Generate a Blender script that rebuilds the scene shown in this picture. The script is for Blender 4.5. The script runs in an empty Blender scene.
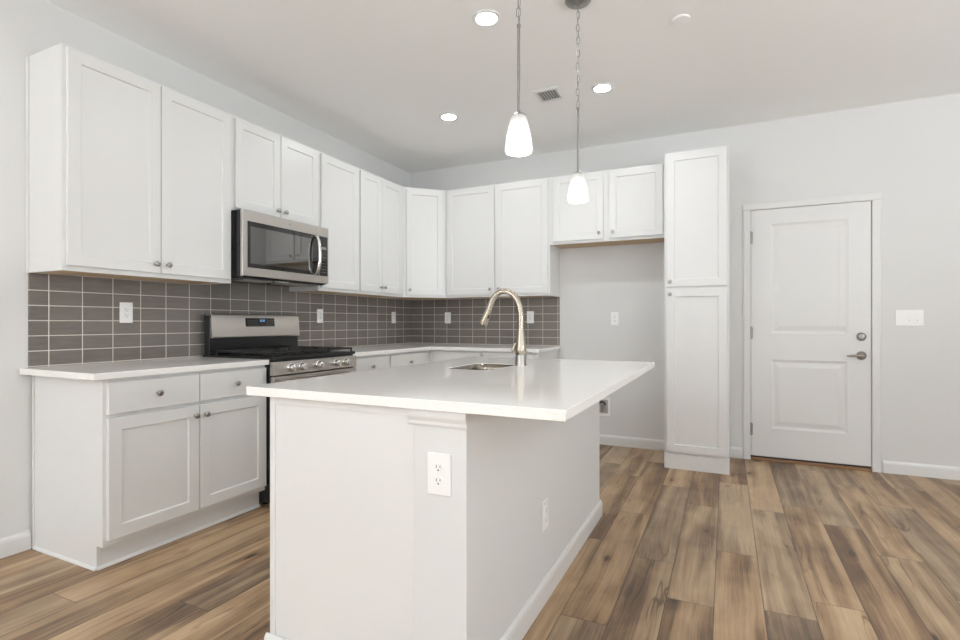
import bpy, bmesh, math, random
from mathutils import Vector, Matrix

random.seed(7)
PI = math.pi
R = math.radians
SC = bpy.context.scene
COL = SC.collection

# ------------------------------------------------------------------ camera
cam_d = bpy.data.cameras.new('camera')
cam = bpy.data.objects.new('camera', cam_d)
COL.objects.link(cam)
cam.location = (3.1353, -4.8155, 1.1235)
cam.rotation_euler = (PI / 2, 0, 0.4444)
cam_d.sensor_width = 36.0
cam_d.lens = 517.32 * 36.0 / 960.0
cam_d.shift_y = 2.98 / 960.0
cam_d.clip_start = 0.02
SC.camera = cam

# ------------------------------------------------------------------ world, daylight, exposure
world = bpy.data.worlds.new('world')
SC.world = world
world.use_nodes = True
bg = world.node_tree.nodes['Background']
bg.inputs[0].default_value = (0.86, 0.93, 1.0, 1)
bg.inputs[1].default_value = 1.0

SC.view_settings.view_transform = 'Standard'
SC.view_settings.look = 'None'
SC.view_settings.gamma = 1.0
SC.view_settings.use_curve_mapping = False
SC.view_settings.exposure = -0.10

SC.cycles.max_bounces = 10
SC.cycles.diffuse_bounces = 7
SC.cycles.glossy_bounces = 5
SC.cycles.transparent_max_bounces = 8
SC.cycles.caustics_reflective = False
SC.cycles.caustics_refractive = False
SC.cycles.sample_clamp_indirect = 25.0

RX, RY, H = 6.8, -10.4, 2.769         # room: x 0..RX, y RY..0, z 0..H
# unseen windows added as daylight openings; area lamps stand just outside each pane
WIN_REAR = [(0.9, 2.7, 0.6, 2.3), (3.9, 5.9, 0.12, 2.3)]            # x0,x1,z0,z1 in the rear wall
WIN_LEFT = [(-9.8, -7.2, 0.5, 2.3)]                                # y0,y1,z0,z1 in the left wall
WIN_RIGHT = [(-9.8, -6.6, 0.12, 2.3), (-4.2, -2.4, 0.75, 2.3)]     # y0,y1,z0,z1 in the right wall


def day(name, loc, rz, tilt, sx, sy, power, color=(0.885, 0.95, 1.0)):
    """an opening full of daylight; rz = 0 looks along +y, tilt > 0 turns it up (light off the bright ground)"""
    l = bpy.data.lights.new(name, 'AREA')
    l.shape = 'RECTANGLE'
    l.size, l.size_y = sx, sy
    l.energy = power
    l.color = color
    o = bpy.data.objects.new(name, l)
    COL.objects.link(o)
    o.location = loc
    o.rotation_euler = (PI / 2 + tilt, 0, rz)
    return o


# watts per square metre of opening: skylight, and added upward fill that brightens the ceiling
SKY = dict(rear=0.0, left=0.0, right=3.0, side=0.0)
GROUND = dict(rear=0.0, left=118.0, right=46.0, side=62.0)
OPEN = [('rear', ((a + b) / 2, RY - 0.3, (c + d) / 2), 0, b - a, d - c) for (a, b, c, d) in WIN_REAR]
OPEN += [('left', (-0.3, (a + b) / 2, (c + d) / 2), -PI / 2, b - a, d - c) for (a, b, c, d) in WIN_LEFT]
OPEN += [('side' if i else 'right', (RX + 0.3, (a + b) / 2, (c + d) / 2), PI / 2, b - a, d - c) for i, (a, b, c, d) in enumerate(WIN_RIGHT)]
for k, loc, rz, ww, hh in OPEN:
    if SKY[k]:
        day('sky_' + k, loc, rz, R(-8), ww, hh, SKY[k] * ww * hh)
    if GROUND[k]:  # lamp aimed steeply up, added to lift the ceiling
        day('ground_' + k, (loc[0], loc[1], loc[2] - 0.1), rz, R(74), ww, hh, GROUND[k] * ww * hh)

LAMP_E = 200.0                          # recessed lamps
BULB_E = 36.0                          # pendant bulbs


# ------------------------------------------------------------------ materials
def srgb(r, g, b):
    f = lambda c: c / 12.92 if c <= 0.04045 else ((c + 0.055) / 1.055) ** 2.4
    return (f(r / 255), f(g / 255), f(b / 255), 1)


def pmat(name, color, rough=0.5, metal=0.0, bump=None, spec=0.5, emit=None, estr=0.0, aniso=None, coat=0.0):
    m = bpy.data.materials.new(name)
    m.use_nodes = True
    nt = m.node_tree
    p = nt.nodes['Principled BSDF']
    p.inputs['Base Color'].default_value = color
    p.inputs['Roughness'].default_value = rough
    p.inputs['Metallic'].default_value = metal
    p.inputs['Specular IOR Level'].default_value = spec
    p.inputs['Coat Weight'].default_value = coat
    if emit:
        p.inputs['Emission Color'].default_value = emit
        p.inputs['Emission Strength'].default_value = estr
    if bump:
        scale, strength, dist = bump
        tc = nt.nodes.new('ShaderNodeTexCoord')
        n = nt.nodes.new('ShaderNodeTexNoise')
        n.inputs['Scale'].default_value = scale
        n.inputs['Detail'].default_value = 3
        b = nt.nodes.new('ShaderNodeBump')
        b.inputs['Strength'].default_value = strength
        b.inputs['Distance'].default_value = dist
        nt.links.new(tc.outputs['Object'], n.inputs['Vector'])
        nt.links.new(n.outputs['Fac'], b.inputs['Height'])
        nt.links.new(b.outputs['Normal'], p.inputs['Normal'])
    return m


def brushed(name, color, rough, axis):
    """metal with fine brush lines along one object axis"""
    m = pmat(name, color, rough, 1.0)
    nt = m.node_tree
    p = nt.nodes['Principled BSDF']
    tc = nt.nodes.new('ShaderNodeTexCoord')
    mp = nt.nodes.new('ShaderNodeMapping')
    s = [900, 900, 900]
    s[axis] = 12
    mp.inputs['Scale'].default_value = s
    n = nt.nodes.new('ShaderNodeTexNoise')
    n.inputs['Scale'].default_value = 1
    n.inputs['Detail'].default_value = 2
    mr = nt.nodes.new('ShaderNodeMapRange')
    mr.inputs['To Min'].default_value = rough - 0.06
    mr.inputs['To Max'].default_value = rough + 0.08
    nt.links.new(tc.outputs['Object'], mp.inputs['Vector'])
    nt.links.new(mp.outputs['Vector'], n.inputs['Vector'])
    nt.links.new(n.outputs['Fac'], mr.inputs['Value'])
    nt.links.new(mr.outputs['Result'], p.inputs['Roughness'])
    return m


class G:
    """tiny node-graph helper"""

    def __init__(s, m):
        s.nt = m.node_tree

    def n(s, t, **kw):
        nd = s.nt.nodes.new(t)
        for k, v in kw.items():
            setattr(nd, k, v)
        return nd

    def put(s, sock, v):
        if isinstance(v, (int, float, tuple)):
            sock.default_value = v
        else:
            s.nt.links.new(v, sock)

    def m(s, op, a, b=None, c=None):
        nd = s.n('ShaderNodeMath', operation=op)
        s.put(nd.inputs[0], a)
        if b is not None:
            s.put(nd.inputs[1], b)
        if c is not None:
            s.put(nd.inputs[2], c)
        return nd.outputs[0]

    def xyz(s, x, y, z):
        nd = s.n('ShaderNodeCombineXYZ')
        for i, v in enumerate((x, y, z)):
            s.put(nd.inputs[i], v)
        return nd.outputs[0]

    def noise(s, vec, scale=1.0, detail=3.0, rough=0.5, dist=0.0):
        nd = s.n('ShaderNodeTexNoise')
        s.put(nd.inputs['Vector'], vec)
        nd.inputs['Scale'].default_value = scale
        nd.inputs['Detail'].default_value = detail
        nd.inputs['Roughness'].default_value = rough
        nd.inputs['Distortion'].default_value = dist
        return nd.outputs['Fac']

    def rng(s, v, a, b, c, d):
        nd = s.n('ShaderNodeMapRange')
        s.put(nd.inputs['Value'], v)
        for k, q in zip(('From Min', 'From Max', 'To Min', 'To Max'), (a, b, c, d)):
            nd.inputs[k].default_value = q
        return nd.outputs['Result']

    def ramp(s, v, stops):
        nd = s.n('ShaderNodeValToRGB')
        s.put(nd.inputs[0], v)
        e = nd.color_ramp.elements
        e[0].position, e[0].color = stops[0]
        e[1].position, e[1].color = stops[-1]
        for pos, colr in stops[1:-1]:
            q = e.new(pos)
            q.color = colr
        return nd.outputs[0]

    def mix(s, f, a, b):
        nd = s.n('ShaderNodeMix', data_type='RGBA')
        s.put(nd.inputs['Factor'], f)
        s.put(nd.inputs['A'], a)
        s.put(nd.inputs['B'], b)
        return nd.outputs['Result']


def floor_material():
    m = pmat('plank_floor', (0.3, 0.2, 0.13, 1), 0.42)
    g = G(m)
    p = m.node_tree.nodes['Principled BSDF']
    tc = g.n('ShaderNodeTexCoord')
    sp = g.n('ShaderNodeSeparateXYZ')
    g.put(sp.inputs[0], tc.outputs['Object'])
    x, y = sp.outputs[0], sp.outputs[1]
    W, L = 0.1775, 1.22
    u = g.m('ADD', g.m('DIVIDE', x, W), 100.585)
    iu = g.m('FLOOR', u)
    fu = g.m('SUBTRACT', u, iu)
    w1 = g.n('ShaderNodeTexWhiteNoise', noise_dimensions='1D')
    g.put(w1.inputs['W'], iu)
    v = g.m('ADD', g.m('ADD', g.m('DIVIDE', y, L), 100.0), g.m('MULTIPLY', w1.outputs[0], 5.37))
    iv = g.m('FLOOR', v)
    fv = g.m('SUBTRACT', v, iv)
    w2 = g.n('ShaderNodeTexWhiteNoise', noise_dimensions='2D')
    g.put(w2.inputs['Vector'], g.xyz(iu, iv, 0.0))
    pid = w2.outputs['Value']
    sc = g.n('ShaderNodeSeparateXYZ')
    g.put(sc.inputs[0], w2.outputs['Color'])
    pid2 = sc.outputs[1]
    ox = g.m('MULTIPLY', pid, 37.0)
    oy = g.m('MULTIPLY', pid2, 53.0)
    # grain lines wander a little along the plank
    wob = g.noise(g.xyz(g.m('ADD', g.m('MULTIPLY', x, 3.5), oy), g.m('ADD', g.m('MULTIPLY', y, 1.3), ox), pid2), 1.0, 2.0)
    xw = g.m('ADD', x, g.m('MULTIPLY', g.m('SUBTRACT', wob, 0.5), 0.060))
    at = lambda fx, fy, z=0.0: g.xyz(g.m('ADD', g.m('MULTIPLY', xw, fx), ox), g.m('ADD', g.m('MULTIPLY', y, fy), oy), z)
    band = g.rng(g.noise(at(10.0, 0.55, 1.0), 1.0, 2.0, 0.5, 0.4), 0.43, 0.57, 0.0, 1.0)
    fine = g.noise(at(75.0, 2.2, 2.0), 1.0, 4.0, 0.6, 0.5)
    hair = g.noise(at(210.0, 5.0, 5.0), 1.0, 3.0, 0.6)
    cloud = g.noise(at(5.0, 2.6, 3.0), 1.0, 3.0, 0.55, 0.6)
    # knots
    vo = g.n('ShaderNodeTexVoronoi')
    vo.inputs['Scale'].default_value = 1.0
    g.put(vo.inputs['Vector'], g.xyz(g.m('ADD', g.m('MULTIPLY', xw, 8.0), g.m('ADD', ox, g.m('MULTIPLY', fine, 0.12))),
                                     g.m('ADD', g.m('MULTIPLY', y, 3.4), oy), 0.0))
    sc2 = g.n('ShaderNodeSeparateXYZ')
    g.put(sc2.inputs[0], vo.outputs['Color'])
    has = g.m('GREATER_THAN', sc2.outputs[0], 0.66)
    knot = g.m('MULTIPLY', has, g.m('POWER', g.rng(vo.outputs['Distance'], 0.02, 0.17, 1.0, 0.0), 1.5))
    halo = g.m('MULTIPLY', has, g.rng(vo.outputs['Distance'], 0.10, 0.48, 1.0, 0.0))
    # dark mineral streaks, thin and broken
    ridge = g.noise(at(6.5, 0.9, 7.0), 1.0, 3.0, 0.55, 0.8)
    ridge = g.rng(g.m('ABSOLUTE', g.m('SUBTRACT', ridge, 0.5)), 0.0, 0.022, 1.0, 0.0)
    gate = g.rng(g.noise(at(4.0, 1.6, 9.0), 1.0, 2.0), 0.50, 0.66, 0.0, 1.0)
    vein = g.m('MULTIPLY', ridge, gate)
    val = g.m('ADD', g.m('MULTIPLY', g.m('SUBTRACT', pid, 0.5), 0.26), 0.53)
    val = g.m('ADD', val, g.m('MULTIPLY', g.m('SUBTRACT', band, 0.5), 0.30))
    val = g.m('ADD', val, g.m('MULTIPLY', g.m('SUBTRACT', fine, 0.5), 0.62))
    val = g.m('ADD', val, g.m('MULTIPLY', g.m('SUBTRACT', hair, 0.5), 0.30))
    val = g.m('ADD', val, g.m('MULTIPLY', g.m('SUBTRACT', cloud, 0.5), 0.62))
    val = g.m('SUBTRACT', val, g.m('MULTIPLY', knot, 0.60))
    val = g.m('SUBTRACT', val, g.m('MULTIPLY', halo, 0.14))
    val = g.m('SUBTRACT', val, g.m('MULTIPLY', vein, 0.38))
    warm = g.ramp(val, [(0.0, srgb(72, 55, 42)), (0.28, srgb(116, 90, 67)), (0.52, srgb(160, 131, 100)),
                        (0.75, srgb(184, 156, 123)), (1.0, srgb(204, 181, 148))])
    grey = g.ramp(val, [(0.0, srgb(74, 62, 52)), (0.28, srgb(111, 94, 77)), (0.52, srgb(148, 128, 105)),
                        (0.75, srgb(174, 153, 127)), (1.0, srgb(198, 176, 147))])
    col = g.mix(g.rng(pid2, 0.45, 1.0, 0.0, 0.85), warm, grey)
    # seams
    du = g.m('MULTIPLY', g.m('MINIMUM', fu, g.m('SUBTRACT', 1.0, fu)), W)
    dv = g.m('MULTIPLY', g.m('MINIMUM', fv, g.m('SUBTRACT', 1.0, fv)), L)
    dmin = g.m('MINIMUM', du, dv)
    seam = g.rng(dmin, 0.0008, 0.0028, 1.0, 0.0)
    col = g.mix(g.m('MULTIPLY', seam, 0.70), col, srgb(60, 47, 38))
    g.put(p.inputs['Base Color'], col)
    g.put(p.inputs['Roughness'], g.rng(fine, 0.3, 0.7, 0.36, 0.50))
    b = g.n('ShaderNodeBump')
    b.inputs['Strength'].default_value = 0.35
    b.inputs['Distance'].default_value = 0.0015
    g.put(b.inputs['Height'], g.m('SUBTRACT', g.m('MULTIPLY', fine, 0.3), seam))
    g.put(p.inputs['Normal'], b.outputs[0])
    return m


def tile_material(name, axis, z0):
    """stacked 6x3 in glazed tile, laid from the corner"""
    m = pmat(name, (0.12, 0.11, 0.1, 1), 0.12)
    g = G(m)
    p = m.node_tree.nodes['Principled BSDF']
    tc = g.n('ShaderNodeTexCoord')
    sp = g.n('ShaderNodeSeparateXYZ')
    g.put(sp.inputs[0], tc.outputs['Object'])
    W, Hh = (0.1521 if axis == 0 else 0.1532), 0.0763
    u = g.m('ADD', g.m('DIVIDE', sp.outputs[axis], W), 100.0 + (-0.012 if axis == 0 else 0.038))
    v = g.m('ADD', g.m('DIVIDE', g.m('SUBTRACT', sp.outputs[2], z0), Hh), 10.0)
    iu, iv = g.m('FLOOR', u), g.m('FLOOR', v)
    fu, fv = g.m('SUBTRACT', u, iu), g.m('SUBTRACT', v, iv)
    w2 = g.n('ShaderNodeTexWhiteNoise', noise_dimensions='2D')
    g.put(w2.inputs['Vector'], g.xyz(iu, iv, 0.0))
    du = g.m('MULTIPLY', g.m('MINIMUM', fu, g.m('SUBTRACT', 1.0, fu)), W)
    dv = g.m('MULTIPLY', g.m('MINIMUM', fv, g.m('SUBTRACT', 1.0, fv)), Hh)
    dv = g.m('ADD', dv, g.m('LESS_THAN', g.m('ABSOLUTE', g.m('SUBTRACT', v, 16.0)), 0.12))
    d = g.m('MINIMUM', du, dv)
    grout = g.rng(d, 0.0016, 0.0026, 1.0, 0.0)
    streak = g.noise(g.xyz(g.m('MULTIPLY', sp.outputs[axis], 9.0), g.m('MULTIPLY', sp.outputs[2], 90.0), w2.outputs['Value']), 1.0, 3.0)
    base = g.mix(w2.outputs['Value'], srgb(113, 107, 102), srgb(124, 117, 112))
    base = g.mix(g.rng(streak, 0.35, 0.7, 0.0, 0.45), base, srgb(137, 130, 124))
    g.put(p.inputs['Base Color'], g.mix(grout, base, srgb(216, 211, 202)))
    g.put(p.inputs['Roughness'], g.rng(grout, 0.0, 1.0, 0.13, 0.8))
    wav = g.noise(g.xyz(g.m('ADD', g.m('MULTIPLY', sp.outputs[axis], 11.0), g.m('MULTIPLY', w2.outputs['Value'], 30.0)),
                        g.m('MULTIPLY', sp.outputs[2], 26.0), w2.outputs['Value']), 1.0, 1.0)
    hgt = g.m('ADD', g.m('MULTIPLY', g.rng(d, 0.0, 0.005, 0.0, 1.0), 0.0012), g.m('MULTIPLY', wav, 0.0022))
    b = g.n('ShaderNodeBump')
    b.inputs['Strength'].default_value = 0.7
    b.inputs['Distance'].default_value = 1.0
    g.put(b.inputs['Height'], hgt)
    g.put(p.inputs['Normal'], b.outputs[0])
    return m


def quartz_material():
    m = pmat('white_quartz', (0.8, 0.8, 0.79, 1), 0.10)
    g = G(m)
    p = m.node_tree.nodes['Principled BSDF']
    tc = g.n('ShaderNodeTexCoord')
    n1 = g.noise(tc.outputs['Object'], 260.0, 2.0, 0.6)
    n2 = g.noise(tc.outputs['Object'], 90.0, 3.0, 0.6)
    c = g.mix(g.rng(n1, 0.58, 0.70, 0.0, 0.5), (0.91, 0.90, 0.875, 1), (0.68, 0.645, 0.62, 1))
    c = g.mix(g.rng(n2, 0.60, 0.72, 0.0, 0.5), c, (0.94, 0.935, 0.92, 1))
    g.put(p.inputs['Base Color'], c)
    return m


def shade_material():
    m = bpy.data.materials.new('frosted_glass_shade')
    m.use_nodes = True
    nt = m.node_tree
    nt.nodes.clear()
    out = nt.nodes.new('ShaderNodeOutputMaterial')
    t = nt.nodes.new('ShaderNodeBsdfTranslucent')
    t.inputs[0].default_value = (0.24, 0.237, 0.23, 1)
    d = nt.nodes.new('ShaderNodeBsdfDiffuse')
    d.inputs[0].default_value = (0.85, 0.85, 0.84, 1)
    gl = nt.nodes.new('ShaderNodeBsdfGlossy')
    gl.inputs['Roughness'].default_value = 0.25
    a = nt.nodes.new('ShaderNodeMixShader')
    a.inputs[0].default_value = 0.45
    b = nt.nodes.new('ShaderNodeMixShader')
    b.inputs[0].default_value = 0.05
    nt.links.new(t.outputs[0], a.inputs[1])
    nt.links.new(d.outputs[0], a.inputs[2])
    nt.links.new(a.outputs[0], b.inputs[1])
    nt.links.new(gl.outputs[0], b.inputs[2])
    nt.links.new(b.outputs[0], out.inputs[0])
    return m


def pane_material():
    m = bpy.data.materials.new('window_glass')
    m.use_nodes = True
    nt = m.node_tree
    nt.nodes.clear()
    out = nt.nodes.new('ShaderNodeOutputMaterial')
    t = nt.nodes.new('ShaderNodeBsdfTransparent')
    gl = nt.nodes.new('ShaderNodeBsdfGlossy')
    gl.inputs['Roughness'].default_value = 0.02
    a = nt.nodes.new('ShaderNodeMixShader')
    a.inputs[0].default_value = 0.06
    nt.links.new(t.outputs[0], a.inputs[1])
    nt.links.new(gl.outputs[0], a.inputs[2])
    nt.links.new(a.outputs[0], out.inputs[0])
    return m


ZC = 0.9015                      # counter top height
M = dict(
    wall=pmat('wall_paint', (0.735, 0.735, 0.728, 1), 0.75, bump=(320, 0.12, 0.0012), spec=0.3),
    ceil=pmat('ceiling_paint', (0.90, 0.898, 0.89, 1), 0.85, bump=(260, 0.15, 0.0015), spec=0.25),
    trim=pmat('trim_paint', (0.765, 0.765, 0.758, 1), 0.35, bump=(60, 0.02, 0.0005)),
    cab=pmat('cabinet_paint', (0.765, 0.765, 0.758, 1), 0.32, bump=(45, 0.02, 0.0005)),
    tan=pmat('raw_maple', srgb(196, 170, 138), 0.6, bump=(120, 0.1, 0.001)),
    quartz=quartz_material(),
    steel=brushed('brushed_steel', (0.56, 0.53, 0.495, 1), 0.30, 1),
    sinksteel=brushed('satin_sink_steel', (0.30, 0.265, 0.225, 1), 0.24, 0),
    nickel=pmat('satin_nickel', (0.41, 0.39, 0.365, 1), 0.28, 1.0, bump=(200, 0.02, 0.0003)),
    faucet=pmat('warm_brushed_nickel', (0.43, 0.38, 0.31, 1), 0.26, 1.0, bump=(300, 0.02, 0.0003)),
    chrome=pmat('bright_metal', (0.75, 0.74, 0.72, 1), 0.16, 1.0, bump=(300, 0.02, 0.0003)),
    hang=pmat('dull_nickel', (0.34, 0.33, 0.315, 1), 0.34, 1.0, bump=(300, 0.02, 0.0003)),
    pewter=pmat('dark_pewter', (0.36, 0.33, 0.30, 1), 0.30, 1.0, bump=(300, 0.02, 0.0003)),
    black=pmat('black_enamel', (0.012, 0.012, 0.013, 1), 0.22, bump=(80, 0.02, 0.0003)),
    iron=pmat('cast_iron', (0.018, 0.017, 0.016, 1), 0.55, bump=(400, 0.2, 0.0006)),
    glass=pmat('black_glass', (0.012, 0.011, 0.010, 1), 0.03, spec=0.75, bump=(8, 0.01, 0.0003)),
    mesh=pmat('oven_window_glass', (0.022, 0.020, 0.017, 1), 0.02, spec=1.0, bump=(8, 0.01, 0.0003)),
    plastic=pmat('white_plastic', (0.90, 0.90, 0.89, 1), 0.3, bump=(60, 0.02, 0.0003)),
    slot=pmat('outlet_slot', (0.05, 0.045, 0.04, 1), 0.6, bump=(60, 0.02, 0.0003)),
    duct=pmat('grey_vent_shadow_paint', (0.30, 0.30, 0.295, 1), 0.6, bump=(60, 0.05, 0.0005)),  # shade between the louvres put into a grey tone
    louvre=pmat('pale_louvre_paint', (0.66, 0.66, 0.65, 1), 0.45, bump=(60, 0.02, 0.0003)),
    boxin=pmat('grey_box_liner', (0.45, 0.43, 0.41, 1), 0.5, bump=(60, 0.05, 0.0005)),
    sill=pmat('oak_threshold', srgb(150, 112, 82), 0.5, bump=(90, 0.15, 0.001)),
    rubber=pmat('dark_weatherstrip', (0.06, 0.045, 0.035, 1), 0.7, bump=(90, 0.1, 0.001)),
    cord=pmat('clear_cord', (0.33, 0.33, 0.32, 1), 0.35, bump=(90, 0.05, 0.0005)),
    lamp=pmat('lamp_lens', (0.9, 0.9, 0.88, 1), 0.4, emit=(0.95, 0.98, 1.0, 1), estr=LAMP_E),
    bulb=pmat('bulb_glow', (0.9, 0.9, 0.88, 1), 0.4, emit=(1.0, 0.975, 0.94, 1), estr=BULB_E),
    blue=pmat('display_glow', (0.02, 0.05, 0.1, 1), 0.4, emit=(0.25, 0.55, 1.0, 1), estr=1.2),
    grey=pmat('grey_print', (0.35, 0.35, 0.35, 1), 0.5, bump=(60, 0.02, 0.0003)),
    shade=shade_material(),
    pane=pane_material(),
    floor=floor_material(),
    tile_left=tile_material('grey_tile_left', 1, ZC + 0.005),
    tile_back=tile_material('grey_tile_back', 0, ZC + 0.005),
)


# ------------------------------------------------------------------ mesh helpers
def BM():
    return bmesh.new()


def box(bm, x0, x1, y0, y1, z0, z1):
    vs = [bm.verts.new((x, y, z)) for z in (z0, z1) for y in (y0, y1) for x in (x0, x1)]
    for f in ((0, 2, 3, 1), (4, 5, 7, 6), (0, 1, 5, 4), (2, 6, 7, 3), (0, 4, 6, 2), (1, 3, 7, 5)):
        bm.faces.new([vs[i] for i in f])
    return vs


def prism(bm, pts, z0, z1):
    """vertical prism over a counter-clockwise xy outline"""
    lo = [bm.verts.new((x, y, z0)) for x, y in pts]
    hi = [bm.verts.new((x, y, z1)) for x, y in pts]
    bm.faces.new(list(reversed(lo)))
    bm.faces.new(hi)
    n = len(pts)
    for i in range(n):
        j = (i + 1) % n
        bm.faces.new((lo[i], lo[j], hi[j], hi[i]))


def extrude_profile(bm, prof, p0, p1, out, up=Vector((0, 0, 1))):
    """sweep a 2-D profile (distance along out, height) from p0 to p1"""
    out = Vector(out)
    rings = []
    for p in (Vector(p0), Vector(p1)):
        rings.append([bm.verts.new(p + out * a + up * b) for a, b in prof])
    n = len(prof)
    for i in range(n):
        j = (i + 1) % n
        bm.faces.new((rings[0][i], rings[0][j], rings[1][j], rings[1][i]))
    bm.faces.new(rings[0])
    bm.faces.new(list(reversed(rings[1])))


def lathe(bm, prof, mat=Matrix.Identity(4), seg=24, cap0=True, cap1=True):
    """revolve (radius, height) round local z, then place with mat"""
    rings = []
    for r, z in prof:
        rings.append([bm.verts.new(mat @ Vector((r * math.cos(2 * PI * k / seg), r * math.sin(2 * PI * k / seg), z))) for k in range(seg)])
    for a, b in zip(rings, rings[1:]):
        for k in range(seg):
            l = (k + 1) % seg
            bm.faces.new((a[k], a[l], b[l], b[k]))
    if cap0:
        bm.faces.new(list(reversed(rings[0])))
    if cap1:
        bm.faces.new(rings[-1])


def tube(bm, pts, rad, seg=12, closed=False):
    """round tube along a path; rad is a number or a list"""
    pts = [Vector(p) for p in pts]
    n = len(pts)
    rr = rad if isinstance(rad, (list, tuple)) else [rad] * n
    rings = []
    ref = None
    for i, p in enumerate(pts):
        if closed:
            t = pts[(i + 1) % n] - pts[(i - 1) % n]
        else:
            t = pts[min(i + 1, n - 1)] - pts[max(i - 1, 0)]
        t.normalize()
        if ref is None:
            ref = Vector((0, 0, 1)) if abs(t.z) < 0.9 else Vector((0, 1, 0))
        s = t.cross(ref).normalized()
        ref = s.cross(t).normalized()
        rings.append([bm.verts.new(p + (s * math.cos(2 * PI * k / seg) + ref * math.sin(2 * PI * k / seg)) * rr[i]) for k in range(seg)])
    m = n if closed else n - 1
    for i in range(m):
        a, b = rings[i], rings[(i + 1) % n]
        for k in range(seg):
            l = (k + 1) % seg
            bm.faces.new((a[k], a[l], b[l], b[k]))
    if not closed:
        bm.faces.new(rings[0])
        bm.faces.new(list(reversed(rings[-1])))


def rrect(x0, x1, y0, y1, r, seg=6):
    out = []
    for cx, cy, a0 in ((x1 - r, y0 + r, -90), (x1 - r, y1 - r, 0), (x0 + r, y1 - r, 90), (x0 + r, y0 + r, 180)):
        for k in range(seg + 1):
            a = R(a0 + 90 * k / seg)
            out.append((cx + r * math.cos(a), cy + r * math.sin(a)))
    return out


def slab_with_hole(bm, outer, hole, z0, z1):
    vo = [bm.verts.new((x, y, z1)) for x, y in outer]
    vh = [bm.verts.new((x, y, z1)) for x, y in hole]
    ed = []
    for ring in (vo, vh):
        for i in range(len(ring)):
            ed.append(bm.edges.new((ring[i], ring[(i + 1) % len(ring)])))
    r = bmesh.ops.triangle_fill(bm, edges=ed, use_beauty=True)
    top = [f for f in r['geom'] if isinstance(f, bmesh.types.BMFace)]
    r2 = bmesh.ops.extrude_face_region(bm, geom=top)
    for v in r2['geom']:
        if isinstance(v, bmesh.types.BMVert):
            v.co.z = z0
    bmesh.ops.recalc_face_normals(bm, faces=bm.faces)


def obj(name, bm, m, parent=None, loc=(0, 0, 0), rot=(0, 0, 0), bevel=0.0, smooth=False, seg=2):
    bmesh.ops.recalc_face_normals(bm, faces=bm.faces)
    me = bpy.data.meshes.new(name)
    bm.to_mesh(me)
    bm.free()
    me.materials.append(m)
    o = bpy.data.objects.new(name, me)
    COL.objects.link(o)
    o.location = loc
    o.rotation_euler = rot
    if parent:
        o.parent = parent
    if smooth:
        me.shade_smooth()
        try:
            me.set_sharp_from_angle(angle=R(38))
        except Exception:
            pass
    if bevel:
        b = o.modifiers.new('bevel', 'BEVEL')
        b.width = bevel
        b.segments = seg
        b.limit_method = 'ANGLE'
        b.angle_limit = R(40)
        b.harden_normals = True
        me.shade_smooth()
        try:
            me.set_sharp_from_angle(angle=R(38))
        except Exception:
            pass
    return o


def tag(o, label, cat, group=None, kind=None):
    o['label'] = label
    o['category'] = cat
    if group:
        o['group'] = group
    if kind:
        o['kind'] = kind
    return o


def thing(name, label, cat, loc=(0, 0, 0), rz=0.0, group=None, kind=None):
    o = bpy.data.objects.new(name, None)
    COL.objects.link(o)
    o.empty_display_size = 0.1
    o.location = loc
    o.rotation_euler = (0, 0, rz)
    return tag(o, label, cat, group, kind)


# ------------------------------------------------------------------ the room
def struct(name, bm, m, label, cat, bevel=0.0):
    return tag(obj(name, bm, m, bevel=bevel), label, cat, kind='structure')


T = 0.15
b = BM(); box(b, -T, RX + T, RY - T, T, -0.12, 0.0)
struct('floor', b, M['floor'], 'brown grey wood plank floor running towards the back wall', 'floor')
b = BM(); box(b, -T, RX + T, RY - T, T, H, H + 0.12)
struct('ceiling', b, M['ceil'], 'flat off-white ceiling with recessed lamps', 'ceiling')

DX0, DX1, DZ1 = 3.304, 4.140, 2.062              # door opening in the back wall
b = BM()
box(b, 0, DX0, 0, T, 0, H)
box(b, DX1, RX, 0, T, 0, H)
box(b, DX0, DX1, 0, T, DZ1, H)
struct('wall_back', b, M['wall'], 'off-white back wall with the white door in it', 'wall')


def wall_with_openings(bm, a0, a1, opens, boxf):
    cur = a0
    for (o0, o1, z0, z1) in sorted(opens):
        boxf(bm, cur, o0, 0, H)
        boxf(bm, o0, o1, 0, z0)
        boxf(bm, o0, o1, z1, H)
        cur = o1
    boxf(bm, cur, a1, 0, H)


b = BM()
wall_with_openings(b, RY - T, T, WIN_LEFT, lambda bm, a, c, z0, z1: box(bm, -T, 0, a, c, z0, z1))
struct('wall_left', b, M['wall'], 'off-white left wall behind the range', 'wall')
b = BM()
wall_with_openings(b, 0, RX, WIN_REAR, lambda bm, a, c, z0, z1: box(bm, a, c, RY - T, RY, z0, z1))
struct('wall_rear', b, M['wall'], 'off-white wall with two large windows behind the camera', 'wall')
b = BM()
wall_with_openings(b, RY - T, T, WIN_RIGHT, lambda bm, a, c, z0, z1: box(bm, RX, RX + T, a, c, z0, z1))
struct('wall_right', b, M['wall'], 'off-white wall right of the camera', 'wall')

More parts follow.
